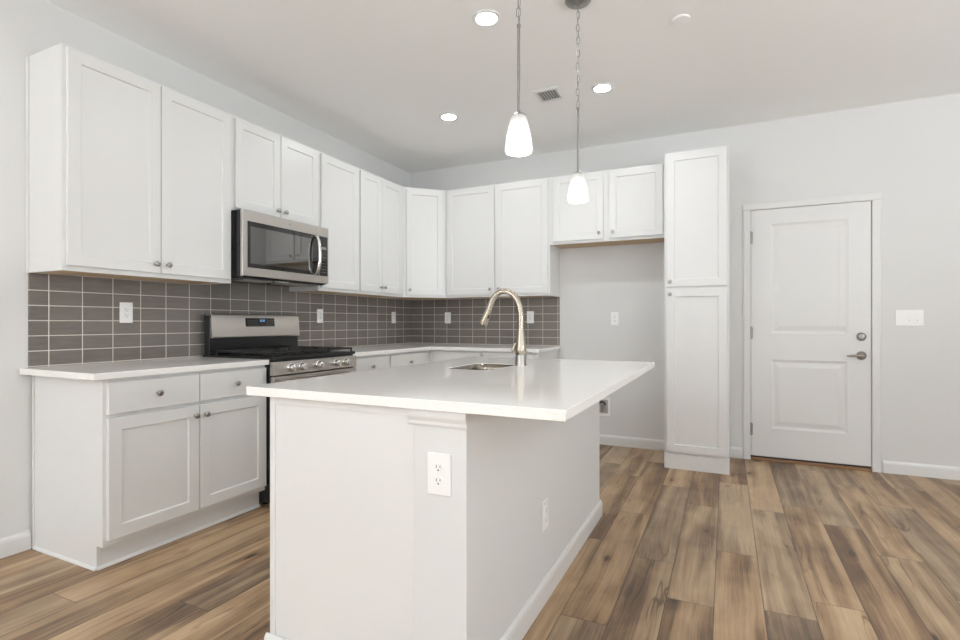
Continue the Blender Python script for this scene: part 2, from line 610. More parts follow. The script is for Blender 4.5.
wn = 0  # these windows are unseen, added to let daylight in
WL = ['white window in the rear wall behind the camera, towards the left', 'tall white glazed opening in the rear wall, towards the right',
      'wide white window in the left wall, well behind the camera', 'wide tall glazed opening in the right wall, well behind the camera',
      'white window in the right wall, beside the kitchen']
wins = [((a + c) / 2, RY - 0.075, z0, 0, c - a, z1 - z0) for (a, c, z0, z1) in WIN_REAR]
wins += [(-0.075, (a + c) / 2, z0, PI / 2, c - a, z1 - z0) for (a, c, z0, z1) in WIN_LEFT]
wins += [(RX + 0.075, (a + c) / 2, z0, PI / 2, c - a, z1 - z0) for (a, c, z0, z1) in WIN_RIGHT]
for (wx, wy, z0, rz, ww, hh) in wins:
    wn += 1
    w = thing('window_%d' % wn, WL[wn - 1], 'window', (wx, wy, z0), rz, kind='structure')
    f = BM(); hw, fr = ww / 2, 0.05
    box(f, -hw, -hw + fr, -0.06, 0.06, 0, hh); box(f, hw - fr, hw, -0.06, 0.06, 0, hh)
    box(f, -hw + fr, hw - fr, -0.06, 0.06, 0, fr); box(f, -hw + fr, hw - fr, -0.06, 0.06, hh - fr, hh)
    box(f, -0.02, 0.02, -0.03, 0.03, fr, hh - fr)
    obj('window_frame', f, M['trim'], w)
    f = BM(); box(f, -hw + fr, hw - fr, -0.004, 0.004, fr, hh - fr)
    obj('pane', f, M['pane'], w)

BBP = [(0, 0), (0.013, 0), (0.013, 0.070), (0.010, 0.082), (0.005, 0.088), (0.004, 0.092), (0, 0.092)]
b = BM(); extrude_profile(b, BBP, (0, RY, 0), (0, -3.452, 0), (1, 0, 0))
struct('baseboard_left', b, M['trim'], 'white baseboard along the left wall', 'baseboard')
b = BM()
extrude_profile(b, BBP, (1.7, 0, 0), (2.695, 0, 0), (0, -1, 0))
extrude_profile(b, BBP, (3.16, 0, 0), (3.258, 0, 0), (0, -1, 0))
extrude_profile(b, BBP, (4.198, 0, 0), (RX, 0, 0), (0, -1, 0))
struct('baseboard_back', b, M['trim'], 'white baseboard along the back wall', 'baseboard')
b = BM(); extrude_profile(b, BBP, (RX, RY, 0), (RX, 0, 0), (-1, 0, 0))
struct('baseboard_right', b, M['trim'], 'white baseboard along the right wall', 'baseboard')

# tiled backsplash (fixed to the walls)
b = BM(); box(b, 0.0005, 0.009, -3.459, -0.0095, ZC, 1.3735)
box(b, 0.0005, 0.009, -2.538, -1.766, 1.3735, 1.52)
tag(obj('tile_backsplash', b, M['tile_left']), 'grey stacked tile backsplash on the left wall behind the range', 'backsplash', kind='structure')
b = BM(); box(b, 0.0005, 1.690, -0.009, -0.0005, ZC, 1.3725)
tag(obj('tile_backsplash', b, M['tile_back']), 'grey stacked tile backsplash on the back wall beside the bare refrigerator space', 'backsplash', kind='structure')

# ------------------------------------------------------------------ the back door
door = thing('door_1', 'white two-panel door with lever handle in the back wall', 'door', (0, 0, 0), kind='structure')


def panel_slab(bm, x0, x1, z0, z1, yf, yb, panels):
    """slab with moulded rectangular panels sunk in the front face (front at yf, smaller than yb)"""
    xs = sorted({x0, x1} | {p[0] for p in panels} | {p[1] for p in panels})
    zs = sorted({z0, z1} | {p[2] for p in panels} | {p[3] for p in panels})
    vmap = {}

    def v(x, y, z):
        k = (round(x, 5), round(y, 5), round(z, 5))
        if k not in vmap:
            vmap[k] = bm.verts.new((x, y, z))
        return vmap[k]
    for i in range(len(xs) - 1):
        for j in range(len(zs) - 1):
            a, c, d, e = xs[i], xs[i + 1], zs[j], zs[j + 1]
            hit = [p for p in panels if p[0] <= a + 1e-6 and c - 1e-6 <= p[1] and p[2] <= d + 1e-6 and e - 1e-6 <= p[3]]
            bm.faces.new((v(a, yb, d), v(a, yb, e), v(c, yb, e), v(c, yb, d)))
            if hit:
                rings = [(0, 0), (0.010, 0.005), (0.018, 0.009), (0.030, 0.009), (0.060, 0.003)]
                prev = None
                for ins, dep in rings:
                    r = [v(a + ins, yf + dep, d + ins), v(c - ins, yf + dep, d + ins), v(c - ins, yf + dep, e - ins), v(a + ins, yf + dep, e - ins)]
                    if prev:
                        for k in range(4):
                            bm.faces.new((prev[k], prev[(k + 1) % 4], r[(k + 1) % 4], r[k]))
                    prev = r
                bm.faces.new(prev)
            else:
                bm.faces.new((v(a, yf, d), v(c, yf, d), v(c, yf, e), v(a, yf, e)))
    for j in range(len(zs) - 1):
        for xx in (x0, x1):
            bm.faces.new((v(xx, yf, zs[j]), v(xx, yf, zs[j + 1]), v(xx, yb, zs[j + 1]), v(xx, yb, zs[j])))
    for i in range(len(xs) - 1):
        for zz in (z0, z1):
            bm.faces.new((v(xs[i], yf, zz), v(xs[i + 1], yf, zz), v(xs[i + 1], yb, zz), v(xs[i], yb, zz)))


b = BM()
panel_slab(b, 3.320, 4.128, 0.034, 2.049, 0.004, 0.046, [(3.462, 3.986, 1.036, 1.930), (3.462, 3.978, 0.265, 0.826)])
obj('door_slab', b, M['trim'], door)
b = BM()                                                  # jamb
box(b, 3.3045, 3.3165, -0.004, 0.12, 0, 2.0615)
box(b, 4.1315, 4.1395, -0.004, 0.12, 0, 2.0615)
box(b, 3.3165, 4.1315, -0.004, 0.12, 2.052, 2.0615)
box(b, 3.3165, 3.330, 0.0475, 0.075, 0.018, 2.052)  # stop strips added behind the slab to keep its gap dark
box(b, 4.118, 4.1315, 0.0475, 0.075, 0.018, 2.052)
box(b, 3.330, 4.118, 0.0475, 0.075, 2.036, 2.052)
obj('door_jamb', b, M['trim'], door)
b = BM()                                                  # casing
CP = [(0, 0), (0.008, 0), (0.011, 0.006), (0.011, 0.046), (0.008, 0.054), (0.006, 0.056), (0, 0.056)]
for xx, s in ((3.316, -1), (4.132, 1)):
    extrude_profile(b, [(a, q) for a, q in CP], (xx, -0.0005, 0), (xx, -0.0005, 2.052), (0, -1, 0), up=Vector((s, 0, 0)))
extrude_profile(b, CP, (3.260, -0.0005, 2.0525), (4.188, -0.0005, 2.0525), (0, -1, 0))
obj('door_casing', b, M['trim'], door)
b = BM(); box(b, 3.3170, 4.1310, -0.016, 0.10, 0, 0.018)
o = obj('threshold', b, M['sill'], door, bevel=0.004); o['label'] = 'brown wooden threshold'
b = BM(); box(b, 3.3175, 4.1305, 0.012, 0.044, 0.018, 0.0335)
o = obj('door_sweep', b, M['rubber'], door); o['label'] = 'dark rubber sweep'
for z in (1.825, 1.041, 0.250):
    b = BM(); lathe(b, [(0.0065, -0.05), (0.0065, 0.05)], Matrix.Translation((3.3185, -0.006, z)), 12)
    lathe(b, [(0.003, 0.05), (0.005, 0.053), (0.003, 0.058)], Matrix.Translation((3.3185, -0.006, z)), 10)
    box(b, 3.306, 3.332, -0.0035, 0.003, z - 0.047, z + 0.047)
    o = obj('hinge', b, M['pewter'], door, smooth=True); o['label'] = 'satin nickel hinge'
ROT_F = Matrix.Rotation(PI / 2, 4, 'X')                    # local z -> -y
b = BM(); lathe(b, [(0.032, 0), (0.032, 0.006), (0.029, 0.012), (0.023, 0.022), (0.021, 0.024), (0.012, 0.026)], Matrix.Translation((4.066, 0.004, 1.019)) @ ROT_F, 28)
box(b, 4.064, 4.068, -0.030, -0.022, 1.010, 1.028)
o = obj('deadbolt', b, M['nickel'], door, smooth=True); o['label'] = 'round satin nickel deadbolt'
b = BM(); lathe(b, [(0.033, 0), (0.033, 0.004), (0.031, 0.010), (0.024, 0.020), (0.014, 0.028), (0.012, 0.052)], Matrix.Translation((4.066, 0.004, 0.875)) @ ROT_F, 28)
tube(b, [(4.070, -0.046, 0.875), (4.050, -0.050, 0.875), (4.020, -0.052, 0.876), (3.990, -0.050, 0.874), (3.966, -0.045, 0.872)], [0.011, 0.010, 0.0085, 0.008, 0.006], 14)
o = obj('lever_handle', b, M['pewter'], door, smooth=True); o['label'] = 'dark nickel lever handle'
b = BM(); box(b, 4.126, 4.135, -0.006, 0.03, 0.845, 0.905)
o = obj('strike_plate', b, M['pewter'], door); o['label'] = 'dark strike plate'


# ------------------------------------------------------------------ cabinets
KNOB_PROF = [(0.007, 0), (0.007, 0.002), (0.0048, 0.006), (0.0048, 0.013), (0.0095, 0.017), (0.0145, 0.021), (0.0150, 0.024), (0.0125, 0.027), (0.007, 0.0285)]


def knob(parent, x, z, t):
    b = BM(); lathe(b, KNOB_PROF, ROT_F, 20)
    o = obj('knob', b, M['nickel'], parent, (x, -t, z), smooth=True)
    o['label'] = 'small satin nickel knob'
    return o


def shaker(bm, w, h, t=0.0195, s=0.058, rec=0.009):
    """five-piece front, lower-left-back corner at the origin, facing -y"""
    def ring(ins, y):
        return [bm.verts.new((ins, y, ins)), bm.verts.new((w - ins, y, ins)), bm.verts.new((w - ins, y, h - ins)), bm.verts.new((ins, y, h - ins))]
    e = 0.0015
    rs = [ring(0, 0), ring(0, -t + e), ring(e, -t), ring(s - e, -t), ring(s, -t + e), ring(s + 0.003, -t + rec)]
    bm.faces.new(list(rs[0]))
    for a, c in zip(rs, rs[1:]):
        for k in range(4):
            l = (k + 1) % 4
            bm.faces.new((a[k], a[l], c[l], c[k]))
    bm.faces.new(rs[-1])


def slab_front(bm, w, h, t=0.0195):
    def ring(ins, y):
        return [bm.verts.new((ins, y, ins)), bm.verts.new((w - ins, y, ins)), bm.verts.new((w - ins, y, h - ins)), bm.verts.new((ins, y, h - ins))]
    e = 0.0015
    rs = [ring(0, 0), ring(0, -t + e), ring(e, -t)]
    bm.faces.new(list(rs[0]))
    for a, c in zip(rs, rs[1:]):
        for k in range(4):
            l = (k + 1) % 4
            bm.faces.new((a[k], a[l], c[l], c[k]))
    bm.faces.new(rs[-1])


TD = 0.0195


def front(parent, kind, x0, x1, z0, z1, yface, knobs):
    b = BM()
    (shaker if kind == 'door' else slab_front)(b, x1 - x0, z1 - z0)
    d = obj(kind, b, M['cab'], parent, (x0, yface - 0.0015, z0))
    for kx, kz in knobs:
        knob(d, kx - x0, kz - z0, TD)
    return d


def face_frame(parent, w, z0, z1, yf, opens, fr=0.019):
    """frame 19 mm thick with its front at yf; opens = list of x0,x1,z0,z1"""
    b = BM()
    xs = sorted({0, w} | {q for p in opens for q in p[:2]})
    zs = sorted({z0, z1} | {q for p in opens for q in p[2:]})
    vm = {}

    def v(x, y, z):
        k = (round(x, 5), round(y, 5), round(z, 5))
        if k not in vm:
            vm[k] = b.verts.new((x, y, z))
        return vm[k]
    solid = lambda i, j: 0 <= i < len(xs) - 1 and 0 <= j < len(zs) - 1 and not any(
        p[0] <= xs[i] + 1e-6 and xs[i + 1] <= p[1] + 1e-6 and p[2] <= zs[j] + 1e-6 and zs[j + 1] <= p[3] + 1e-6 for p in opens)
    for i in range(len(xs) - 1):
        for j in range(len(zs) - 1):
            if not solid(i, j):
                continue
            a, c, d, e = xs[i], xs[i + 1], zs[j], zs[j + 1]
            y0, y1 = yf, yf + fr
            b.faces.new((v(a, y0, d), v(c, y0, d), v(c, y0, e), v(a, y0, e)))
            b.faces.new((v(a, y1, d), v(a, y1, e), v(c, y1, e), v(c, y1, d)))
            if not solid(i - 1, j): b.faces.new((v(a, y0, d), v(a, y0, e), v(a, y1, e), v(a, y1, d)))
            if not solid(i + 1, j): b.faces.new((v(c, y0, d), v(c, y1, d), v(c, y1, e), v(c, y0, e)))
            if not solid(i, j - 1): b.faces.new((v(a, y0, d), v(a, y1, d), v(c, y1, d), v(c, y0, d)))
            if not solid(i, j + 1): b.faces.new((v(a, y0, e), v(c, y0, e), v(c, y1, e), v(a, y1, e)))
    return obj('face_frame', b, M['cab'], parent)


M['mesh'].node_tree.nodes['Principled BSDF'].inputs['IOR'].default_value = 1.9
ZB, ZT = 1.373, 2.443            # wall cabinets
UD = 0.3288                      # door face depth of the wall cabinets


def wall_cabinet(label, loc, rz, w, fronts, z0=ZB, z1=ZT, depth=UD, group='white wall cabinets', scribe=False):
    t = thing('wall_cabinet', label, 'cabinet', (loc[0], loc[1], z0), rz, group)
    yf = -(depth - TD)           # face-frame front
    h = z1 - z0
    b = BM()
    th = 0.016
    g = 0.0006
    box(b, g, th, yf + 0.0192, -0.0005, 0, h); box(b, w - th, w - g, yf + 0.0192, -0.0005, 0, h)
    box(b, th, w - th, yf + 0.0192, -0.0005, h - th, h); box(b, th, w - th, -0.008, -0.0005, 0.0, h - th)
    obj('body', b, M['cab'], t)
    b = BM(); box(b, th + 0.0005, w - th - 0.0005, yf + 0.0195, -0.0095, 0.0030, 0.019)
    o = obj('bottom_panel', b, M['tan'], t); o['label'] = 'unpainted tan underside'
    ops = [(f[0] + 0.015, f[1] - 0.015, f[2] - z0 + 0.015, f[3] - z0 - 0.015) for f in fronts]
    face_frame(t, w, 0, h, yf, ops)
    for x0, x1, a, c, ks in fronts:
        front(t, 'door', x0, x1, a - z0, c - z0, yf, [(kx, kz - z0) for kx, kz in ks])
    if scribe:
        b = BM(); box(b, -0.006, -0.0002, -0.022, -0.0008, 0.0, h)
        obj('scribe_strip', b, M['cab'], t)
    return t


DB, DT = ZB + 0.024, ZT - 0.014   # wall door bottom and top
KZ = DB + 0.048
# left wall, from the camera end to the corner; local x = world y - start
y0 = -3.464
wall_cabinet('white double-door wall cabinet with exposed end panel, nearest the camera on the left wall', (0, y0), PI / 2, 0.924,
             [(0.017, 0.461, DB, DT, [(0.430, KZ)]), (0.466, 0.908, DB, DT, [(0.497, KZ)])], scribe=True)
y0 = -2.5395
wall_cabinet('short white double-door wall cabinet above the microwave', (0, y0), PI / 2, 0.7745,
             [(0.020, 0.384, 1.856, DT, [(0.354, 1.900)]), (0.389, 0.757, 1.856, DT, [(0.419, 1.900)])], z0=1.840)
y0 = -1.7645
wall_cabinet('single-door white wall cabinet just right of the microwave', (0, y0), PI / 2, 0.474,
             [(0.016, 0.460, DB, DT, [(0.044, KZ)])])
y0 = -1.290
wall_cabinet('narrow double-door white wall cabinet on left wall next to the corner', (0, y0), PI / 2, 0.6795,
             [(0.013, 0.308, DB, DT, [(0.281, KZ)]), (0.312, 0.629, DB, DT, [(0.339, KZ)])])
# back wall
wall_cabinet('white double-door wall cabinet over the short counter on the back wall', (0.6105, 0), 0, 1.082,
             [(0.028, 0.534, DB, DT, [(0.500, KZ)]), (0.556, 1.066, DB, DT, [(0.590, KZ)])])
wall_cabinet('short white double-door cabinet over the empty refrigerator space', (1.6935, 0), 0, 1.005,
             [(0.033, 0.481, 1.853, DT, [(0.449, 1.901)]), (0.533, 0.970, 1.853, DT, [(0.566, 1.901)])], z0=1.830)

# diagonal corner wall cabinet
t = thing('wall_cabinet', 'white diagonal corner wall cabinet with a single angled door', 'cabinet', (0, 0, ZB), 0, 'white wall cabinets')
hh = ZT - ZB
fd = UD - TD
foot = [(0.0006, -0.0006), (0.0006, -0.6098), (fd, -0.6098), (0.6098, -fd), (0.6098, -0.0006)]


def inset(pts, d):
    out = []
    n = len(pts)
    for i in range(n):
        p, q, r = Vector(pts[i - 1]), Vector(pts[i]), Vector(pts[(i + 1) % n])
        e1, e2 = (q - p).normalized(), (r - q).normalized()
        n1, n2 = Vector((-e1.y, e1.x)), Vector((-e2.y, e2.x))
        k = d / (1 + n1.dot(n2))
        out.append(tuple(q + (n1 + n2) * k))
    return out


b = BM()
inn = inset(foot, 0.016)
vo0 = [b.verts.new((x, y, 0)) for x, y in foot]; vo1 = [b.verts.new((x, y, hh)) for x, y in foot]
vi0 = [b.verts.new((x, y, 0)) for x, y in inn]; vi1 = [b.verts.new((x, y, 0.012)) for x, y in inn]
for i in range(5):
    j = (i + 1) % 5
    b.faces.new((vo0[i], vo0[j], vo1[j], vo1[i]))
    b.faces.new((vo0[i], vi0[i], vi0[j], vo0[j]))
    b.faces.new((vi0[i], vi1[i], vi1[j], vi0[j]))
b.faces.new(vo1); b.faces.new(vi1)
obj('body', b, M['cab'], t)
b = BM(); prism(b, inset(foot, 0.0165), 0.003, 0.0115)
o = obj('bottom_panel', b, M['tan'], t); o['label'] = 'unpainted tan underside'
p0, p1 = Vector((fd, -0.6098, 0)), Vector((0.6098, -fd, 0))
dl = (p1 - p0).length
dd = (p1 - p0).normalized()
nn = Vector((dd.y, -dd.x, 0))
st = 0.028
b = BM(); shaker(b, dl - 2 * st, DT - DB)
d = obj('door', b, M['cab'], t, p0 + dd * st + nn * 0.0015 + Vector((0, 0, DB - ZB)), (0, 0, math.atan2(dd.y, dd.x)))
knob(d, 0.030, 0.048, TD)

# pantry cabinet
PD = 0.5765
PX0, PX1 = 2.6995, 3.1566
t = thing('pantry_cabinet', 'tall narrow white pantry cabinet between the refrigerator space and the door', 'cabinet', (PX0, 0, 0), 0)
w = PX1 - PX0
yf = -(PD - TD)
b = BM()
box(b, 0, 0.016, yf + 0.0192, -0.0145, 0, ZT); box(b, w - 0.016, w, yf + 0.0192, -0.0145, 0, ZT)
box(b, 0.016, w - 0.016, yf + 0.0192, -0.0145, ZT - 0.016, ZT); box(b, 0.016, w - 0.016, -0.0225, -0.0145, 0, ZT - 0.016)
box(b, 0.016, w - 0.016, yf + 0.0192, -0.0225, 0.112, 0.128)
obj('body', b, M['cab'], t)
face_frame(t, w, 0.112, ZT, yf, [(0.034, w - 0.034, 0.15, 1.355), (0.034, w - 0.034, 1.43, ZT - 0.03)])
b = BM(); box(b, 0.0005, w - 0.0005, yf - 0.014, yf + 0.0185, 0, 0.111)
obj('toe_kick', b, M['cab'], t, bevel=0.001)
front(t, 'door', 0.018, w - 0.016, 1.402, ZT - 0.014, yf, [(0.044, 1.402 + 0.040)])
front(t, 'door', 0.018, w - 0.016, 0.130, 1.384, yf, [(0.044, 1.384 - 0.040)])


# base cabinets: local frame like the wall ones
BD = 0.6175                       # door face
BTOP = ZC - 0.0312


def base_cabinet(label, loc, rz, w, fronts, end_left=False, end_right=False, group='white base cabinets'):
    t = thing('base_cabinet', label, 'cabinet', (loc[0], loc[1], 0), rz, group)
    yf = -(BD - TD)
    b = BM()
    th, g, tk = 0.016, 0.0006, 0.550
    for x0, x1, end in ((g, th, end_left), (w - th, w - g, end_right)):
        pr = [(-0.0145, 0), (-tk, 0), (-tk, 0.108), (yf + 0.0192, 0.108), (yf + 0.0192, BTOP), (-0.0145, BTOP)]
        lo = [b.verts.new((x0, y, z)) for y, z in pr]
        hi = [b.verts.new((x1, y, z)) for y, z in pr]
        b.faces.new(lo); b.faces.new(hi)
        for i in range(6):
            j = (i + 1) % 6
            b.faces.new((lo[i], lo[j], hi[j], hi[i]))
    box(b, th, w - th, yf + 0.0192, -0.0145, 0.108, 0.124)
    box(b, th, w - th, yf + 0.0192, -0.0145, BTOP - 0.016, BTOP)
    box(b, th, w - th, -0.0225, -0.0145, 0, BTOP - 0.016)
    obj('body', b, M['cab'], t)
    face_frame(t, w, 0.108, BTOP, yf, [(f[1] + 0.014, f[2] - 0.014, f[3] + 0.014, f[4] - 0.014) for f in fronts])
    b = BM(); box(b, th + 0.0005, w - th - 0.0005, -tk, -tk + 0.012, 0, 0.1075)
    extrude_profile(b, [(0, 0), (0.012, 0), (0.011, 0.007), (0.007, 0.012), (0, 0.014)], (0.0005, -tk - 0.0002, 0), (w - 0.0005, -tk - 0.0002, 0), (0, -1, 0))
    obj('toe_kick', b, M['cab'], t)
    for kind, x0, x1, z0, z1, ks in fronts:
        front(t, kind, x0, x1, z0, z1, yf, ks)
    if end_left:
        b = BM(); box(b, -0.0062, -0.0002, -0.024, -0.0148, 0.0, BTOP)
        extrude_profile(b, [(0, 0), (0.010, 0), (0.009, 0.006), (0.005, 0.011), (0, 0.013)], (-0.0002, -tk, 0), (-0.0002, -0.0245, 0), (-1, 0, 0))
        obj('scribe_strip', b, M['cab'], t)
    return t


D0, D1, W0, W1 = 0.137, 0.689, 0.708, 0.853
wb = 0.9065
base_cabinet('white two-drawer two-door base cabinet at the left, nearest the camera', (0, -3.442), PI / 2, wb,
             [('drawer', 0.014, 0.459, W0, W1, [(0.238, 0.782)]), ('drawer', 0.465, wb - 0.005, W0, W1, [(0.684, 0.782)]),
              ('door', 0.014, 0.459, D0, D1, [(0.432, 0.638)]), ('door', 0.465, wb - 0.005, D0, D1, [(0.492, 0.638)])], end_left=True)
base_cabinet('white base cabinet with one drawer, just right of the range', (0, -1.7605), PI / 2, 0.4985,
             [('drawer', 0.010, 0.4905, W0, W1, [(0.250, 0.782)]), ('door', 0.010, 0.4905, D0, D1, [(0.045, 0.640)])])
# the inner corner unit (blind corner) and the back run
t = base_cabinet('white corner base cabinet on the left wall, drawer half hidden by the island', (0, -1.2615), PI / 2, 0.6630,
             [('drawer', 0.010, 0.590, W0, W1, [(0.300, 0.782)]), ('door', 0.010, 0.590, D0, D1, [(0.045, 0.640)])])
base_cabinet('white base cabinet on the back wall beside the inner corner', (0.5985, 0), 0, 0.5535,
             [('drawer', 0.068, 0.5435, W0, W1, [(0.306, 0.782)]), ('door', 0.068, 0.5435, D0, D1, [(0.512, 0.640)])])
base_cabinet('white base cabinet on the back wall beside the refrigerator space', (1.1525, 0), 0, 0.531,
             [('drawer', 0.010, 0.521, W0, W1, [(0.265, 0.782)]), ('door', 0.010, 0.521, D0, D1, [(0.040, 0.640)])])

# ------------------------------------------------------------------ countertops
CT = 0.0305
CF = 0.6375
b = BM(); box(b, 0.0095, CF, -3.498, -2.5362, ZC - CT, ZC)
tag(obj('countertop', b, M['quartz'], bevel=0.0025), 'white quartz countertop left of the range', 'countertop', 'white quartz countertops')
b = BM(); prism(b, [(0.0095, -1.7612), (CF, -1.7612), (CF, -CF), (1.7005, -CF), (1.7005, -0.0095), (0.0095, -0.0095)], ZC - CT, ZC)
tag(obj('countertop', b, M['quartz'], bevel=0.0025), 'white quartz countertop turning the corner, right of the range', 'countertop', 'white quartz countertops')

# ------------------------------------------------------------------ island
IX0, IX1, IY0, IY1 = 1.618, 2.766, -3.533, -1.733
BX0, PX, BX1, BY0, BY1 = 1.700, 2.290, 2.468, -3.498, -1.800
isl = thing('kitchen_island', 'white kitchen island with outlets in the middle of the floor', 'island', (2.1, -2.65, 0))
off = Vector((-2.1, 2.65, 0))


def ibox(bm, x0, x1, y0, y1, z0, z1):
    box(bm, x0 - 2.1, x1 - 2.1, y0 + 2.65, y1 + 2.65, z0, z1)


IT = ZC - CT - 0.0008
b = BM()
ibox(b, BX0 + 0.02, PX, BY0, BY0 + 0.018, 0, IT)                 # camera-side end panel
ibox(b, BX0 + 0.02, PX, BY1 - 0.018, BY1, 0, IT)
ibox(b, PX - 0.018, PX, BY0 + 0.018, BY1 - 0.018, 0, IT)
ibox(b, BX0 + 0.02, PX - 0.018, BY0 + 0.018, BY1 - 0.018, 0.108, 0.124)
ibox(b, BX0 + 0.095, BX0 + 0.107, BY0 + 0.018, BY1 - 0.018, 0, 0.108)
obj('body', b, M['cab'], isl)
b = BM(); ibox(b, BX0, BX0 + 0.0235, BY0 - 0.006, BY0 + 0.012, 0.0, IT)
obj('corner_trim', b, M['cab'], isl, bevel=0.002)
b = BM(); ibox(b, BX0 + 0.0240, PX - 0.0005, BY0 - 0.006, BY0 - 0.0003, IT - 0.026, IT)
obj('scribe_strip', b, M['cab'], isl, bevel=0.001)
b = BM(); ibox(b, PX + 0.0005, BX1, BY0 - 0.005, BY1 + 0.008, 0, IT)
o = obj('half_wall', b, M['wall'], isl, bevel=0.003); o['label'] = 'painted drywall half wall'
CAP = [(0, 0), (0.005, 0), (0.008, 0.006), (0.008, 0.014), (0.013, 0.026), (0.014, 0.032), (0.014, 0.049), (0, 0.049)]
b = BM()
extrude_profile(b, CAP, (PX - 0.012 - 2.1, BY0 - 0.0053 + 2.65, IT - 0.0495), (BX1 + 0.004 - 2.1, BY0 - 0.0053 + 2.65, IT - 0.0495), (0, -1, 0))
obj('cap_moulding', b, M['trim'], isl)
b = BM()
extrude_profile(b, [(0, 0), (0.013, 0), (0.013, 0.028), (0.009, 0.039), (0.003, 0.044), (0, 0.044)], (BX0 - 0.013 - 2.1, BY0 - 0.0062 + 2.65, 0), (BX1 + 0.013 - 2.1, BY0 - 0.0062 + 2.65, 0), (0, -1, 0))
extrude_profile(b, BBP, (BX1 + 0.0003 - 2.1, BY0 - 0.0055 + 2.65, 0), (BX1 + 0.0003 - 2.1, BY1 + 0.021 + 2.65, 0), (1, 0, 0))
obj('baseboard', b, M['trim'], isl)
# range-side fronts of the island
iw = (BY1 - BY0) - 0.036
iy_top = BY1 - 0.018
b = BM(); ibox(b, BX0 + 0.001, BX0 + 0.0195, BY0 + 0.0125, BY1 - 0.0005, 0.108, IT)
obj('face_frame', b, M['cab'], isl)
segs = [(0.010, 0.455), (0.460, 0.845), (0.850, 1.235), (1.240, 1.655)]
for i, (a, c) in enumerate(segs):
    for kind, z0, z1 in (('drawer', W0, W1), ('door', D0, D1)):
        b = BM(); (shaker if kind == 'door' else slab_front)(b, c - a, z1 - z0)
        d = obj(kind, b, M['cab'], isl, Vector((BX0 - 0.0005, BY1 - 0.012 - a, z0)) + off, (0, 0, -PI / 2))
        if kind == 'drawer':
            knob(d, (c - a) / 2, (z1 - z0) / 2, TD)
        else:
            knob(d, (c - a) - 0.03 if i % 2 == 0 else 0.03, (z1 - z0) - 0.048, TD)

SX0, SX1, SY0, SY1 = 1.893, 2.130, -2.610, -2.235     # sink cut-out
b = BM()
slab_with_hole(b, [(IX0, IY0), (IX1, IY0), (IX1, IY1), (IX0, IY1)], rrect(SX0, SX1, SY0, SY1, 0.05), ZC - CT, ZC)
tag(obj('countertop', b, M['quartz'], bevel=0.0025), 'large white quartz top of the island, with sink and faucet', 'countertop', 'white quartz countertops')

sink = thing('sink', 'stainless undermount sink in the island countertop', 'sink', ((SX0 + SX1) / 2, (SY0 + SY1) / 2, ZC - 0.002))
cx, cy = (SX0 + SX1) / 2, (SY0 + SY1) / 2
b = BM()
levels = [(-0.0012, 0.0), (-0.004, -0.030), (-0.008, -0.17), (-0.022, -0.195), (-0.05, -0.202)]
rings = []
for grow, z in levels:
    rr = 0.05 + grow
    rings.append([b.verts.new((x - cx, y - cy, z)) for x, y in rrect(SX0 - grow, SX1 + grow, SY0 - grow, SY1 + grow, max(rr, 0.012))])
for p, q in zip(rings, rings[1:]):
    for k in range(len(p)):
        l = (k + 1) % len(p)
        b.faces.new((p[k], p[l], q[l], q[k]))
b.faces.new(rings[-1])
o = obj('basin', b, M['sinksteel'], sink, smooth=True)
sm = o.modifiers.new('wall', 'SOLIDIFY'); sm.thickness = 0.0012; sm.offset = -1
b = BM(); lathe(b, [(0.044, 0), (0.044, 0.003), (0.036, 0.004), (0.030, 0.001), (0.008, 0.001), (0.006, 0.006), (0.001, 0.007)], Matrix.Translation((0, 0, -0.2015)), 24)
obj('drain', b, M['chrome'], sink, smooth=True)

# faucet (gooseneck with pull-down head)
FX, FY = 2.166, -2.285
fau = thing('faucet', 'brushed nickel gooseneck pull-down faucet beside the island sink', 'faucet', (FX, FY, ZC))
b = BM(); lathe(b, [(0.030, 0), (0.030, 0.004), (0.0285, 0.008), (0.0280, 0.056), (0.0270, 0.058)], seg=32)
obj('base', b, M['nickel'], fau, smooth=True)
b = BM(); lathe(b, [(0.0275, 0.0585), (0.0295, 0.066), (0.0300, 0.088), (0.0265, 0.112), (0.0235, 0.140), (0.0198, 0.165), (0.0178, 0.185), (0.0165, 0.192)], seg=32)
obj('valve_body', b, M['faucet'], fau, smooth=True)
SP = [(0.0, 0.188), (0.0, 0.230), (-0.001, 0.270), (-0.006, 0.306), (-0.019, 0.342), (-0.042, 0.371), (-0.073, 0.388), (-0.107, 0.390),
      (-0.138, 0.375), (-0.160, 0.349), (-0.174, 0.317), (-0.184, 0.290)]
b = BM(); tube(b, [(x, 0, z) for x, z in SP], 0.0162, 18)
obj('spout', b, M['faucet'], fau, smooth=True)
b = BM(); tube(b, [(-0.183, 0, 0.292), (-0.190, 0, 0.276), (-0.201, 0, 0.252), (-0.214, 0, 0.224), (-0.218, 0, 0.214)], [0.0166, 0.0182, 0.0212, 0.0245, 0.0225], 24)
hd = obj('spray_head', b, M['faucet'], fau, smooth=True)
b = BM(); tube(b, [(-0.183, -0.012, 0.246), (-0.176, -0.010, 0.266)], 0.004, 8)
o = obj('spray_button', b, M['black'], hd); o['label'] = 'black spray button'
b = BM()
lathe(b, [(0.013, 0), (0.013, 0.012), (0.010, 0.018), (0.004, 0.020)], Matrix.Translation((-0.020, -0.016, 0.076)) @ Matrix.Rotation(R(-38.7), 4, 'Z') @ Matrix.Rotation(-PI / 2, 4, 'Y'), 18)
tube(b, [(-0.033, -0.026, 0.070), (-0.034, -0.027, 0.084), (-0.028, -0.022, 0.100), (-0.022, -0.019, 0.118)], [0.006, 0.008, 0.0075, 0.005], 12)
obj('lever_handle', b, M['faucet'], fau, smooth=True)

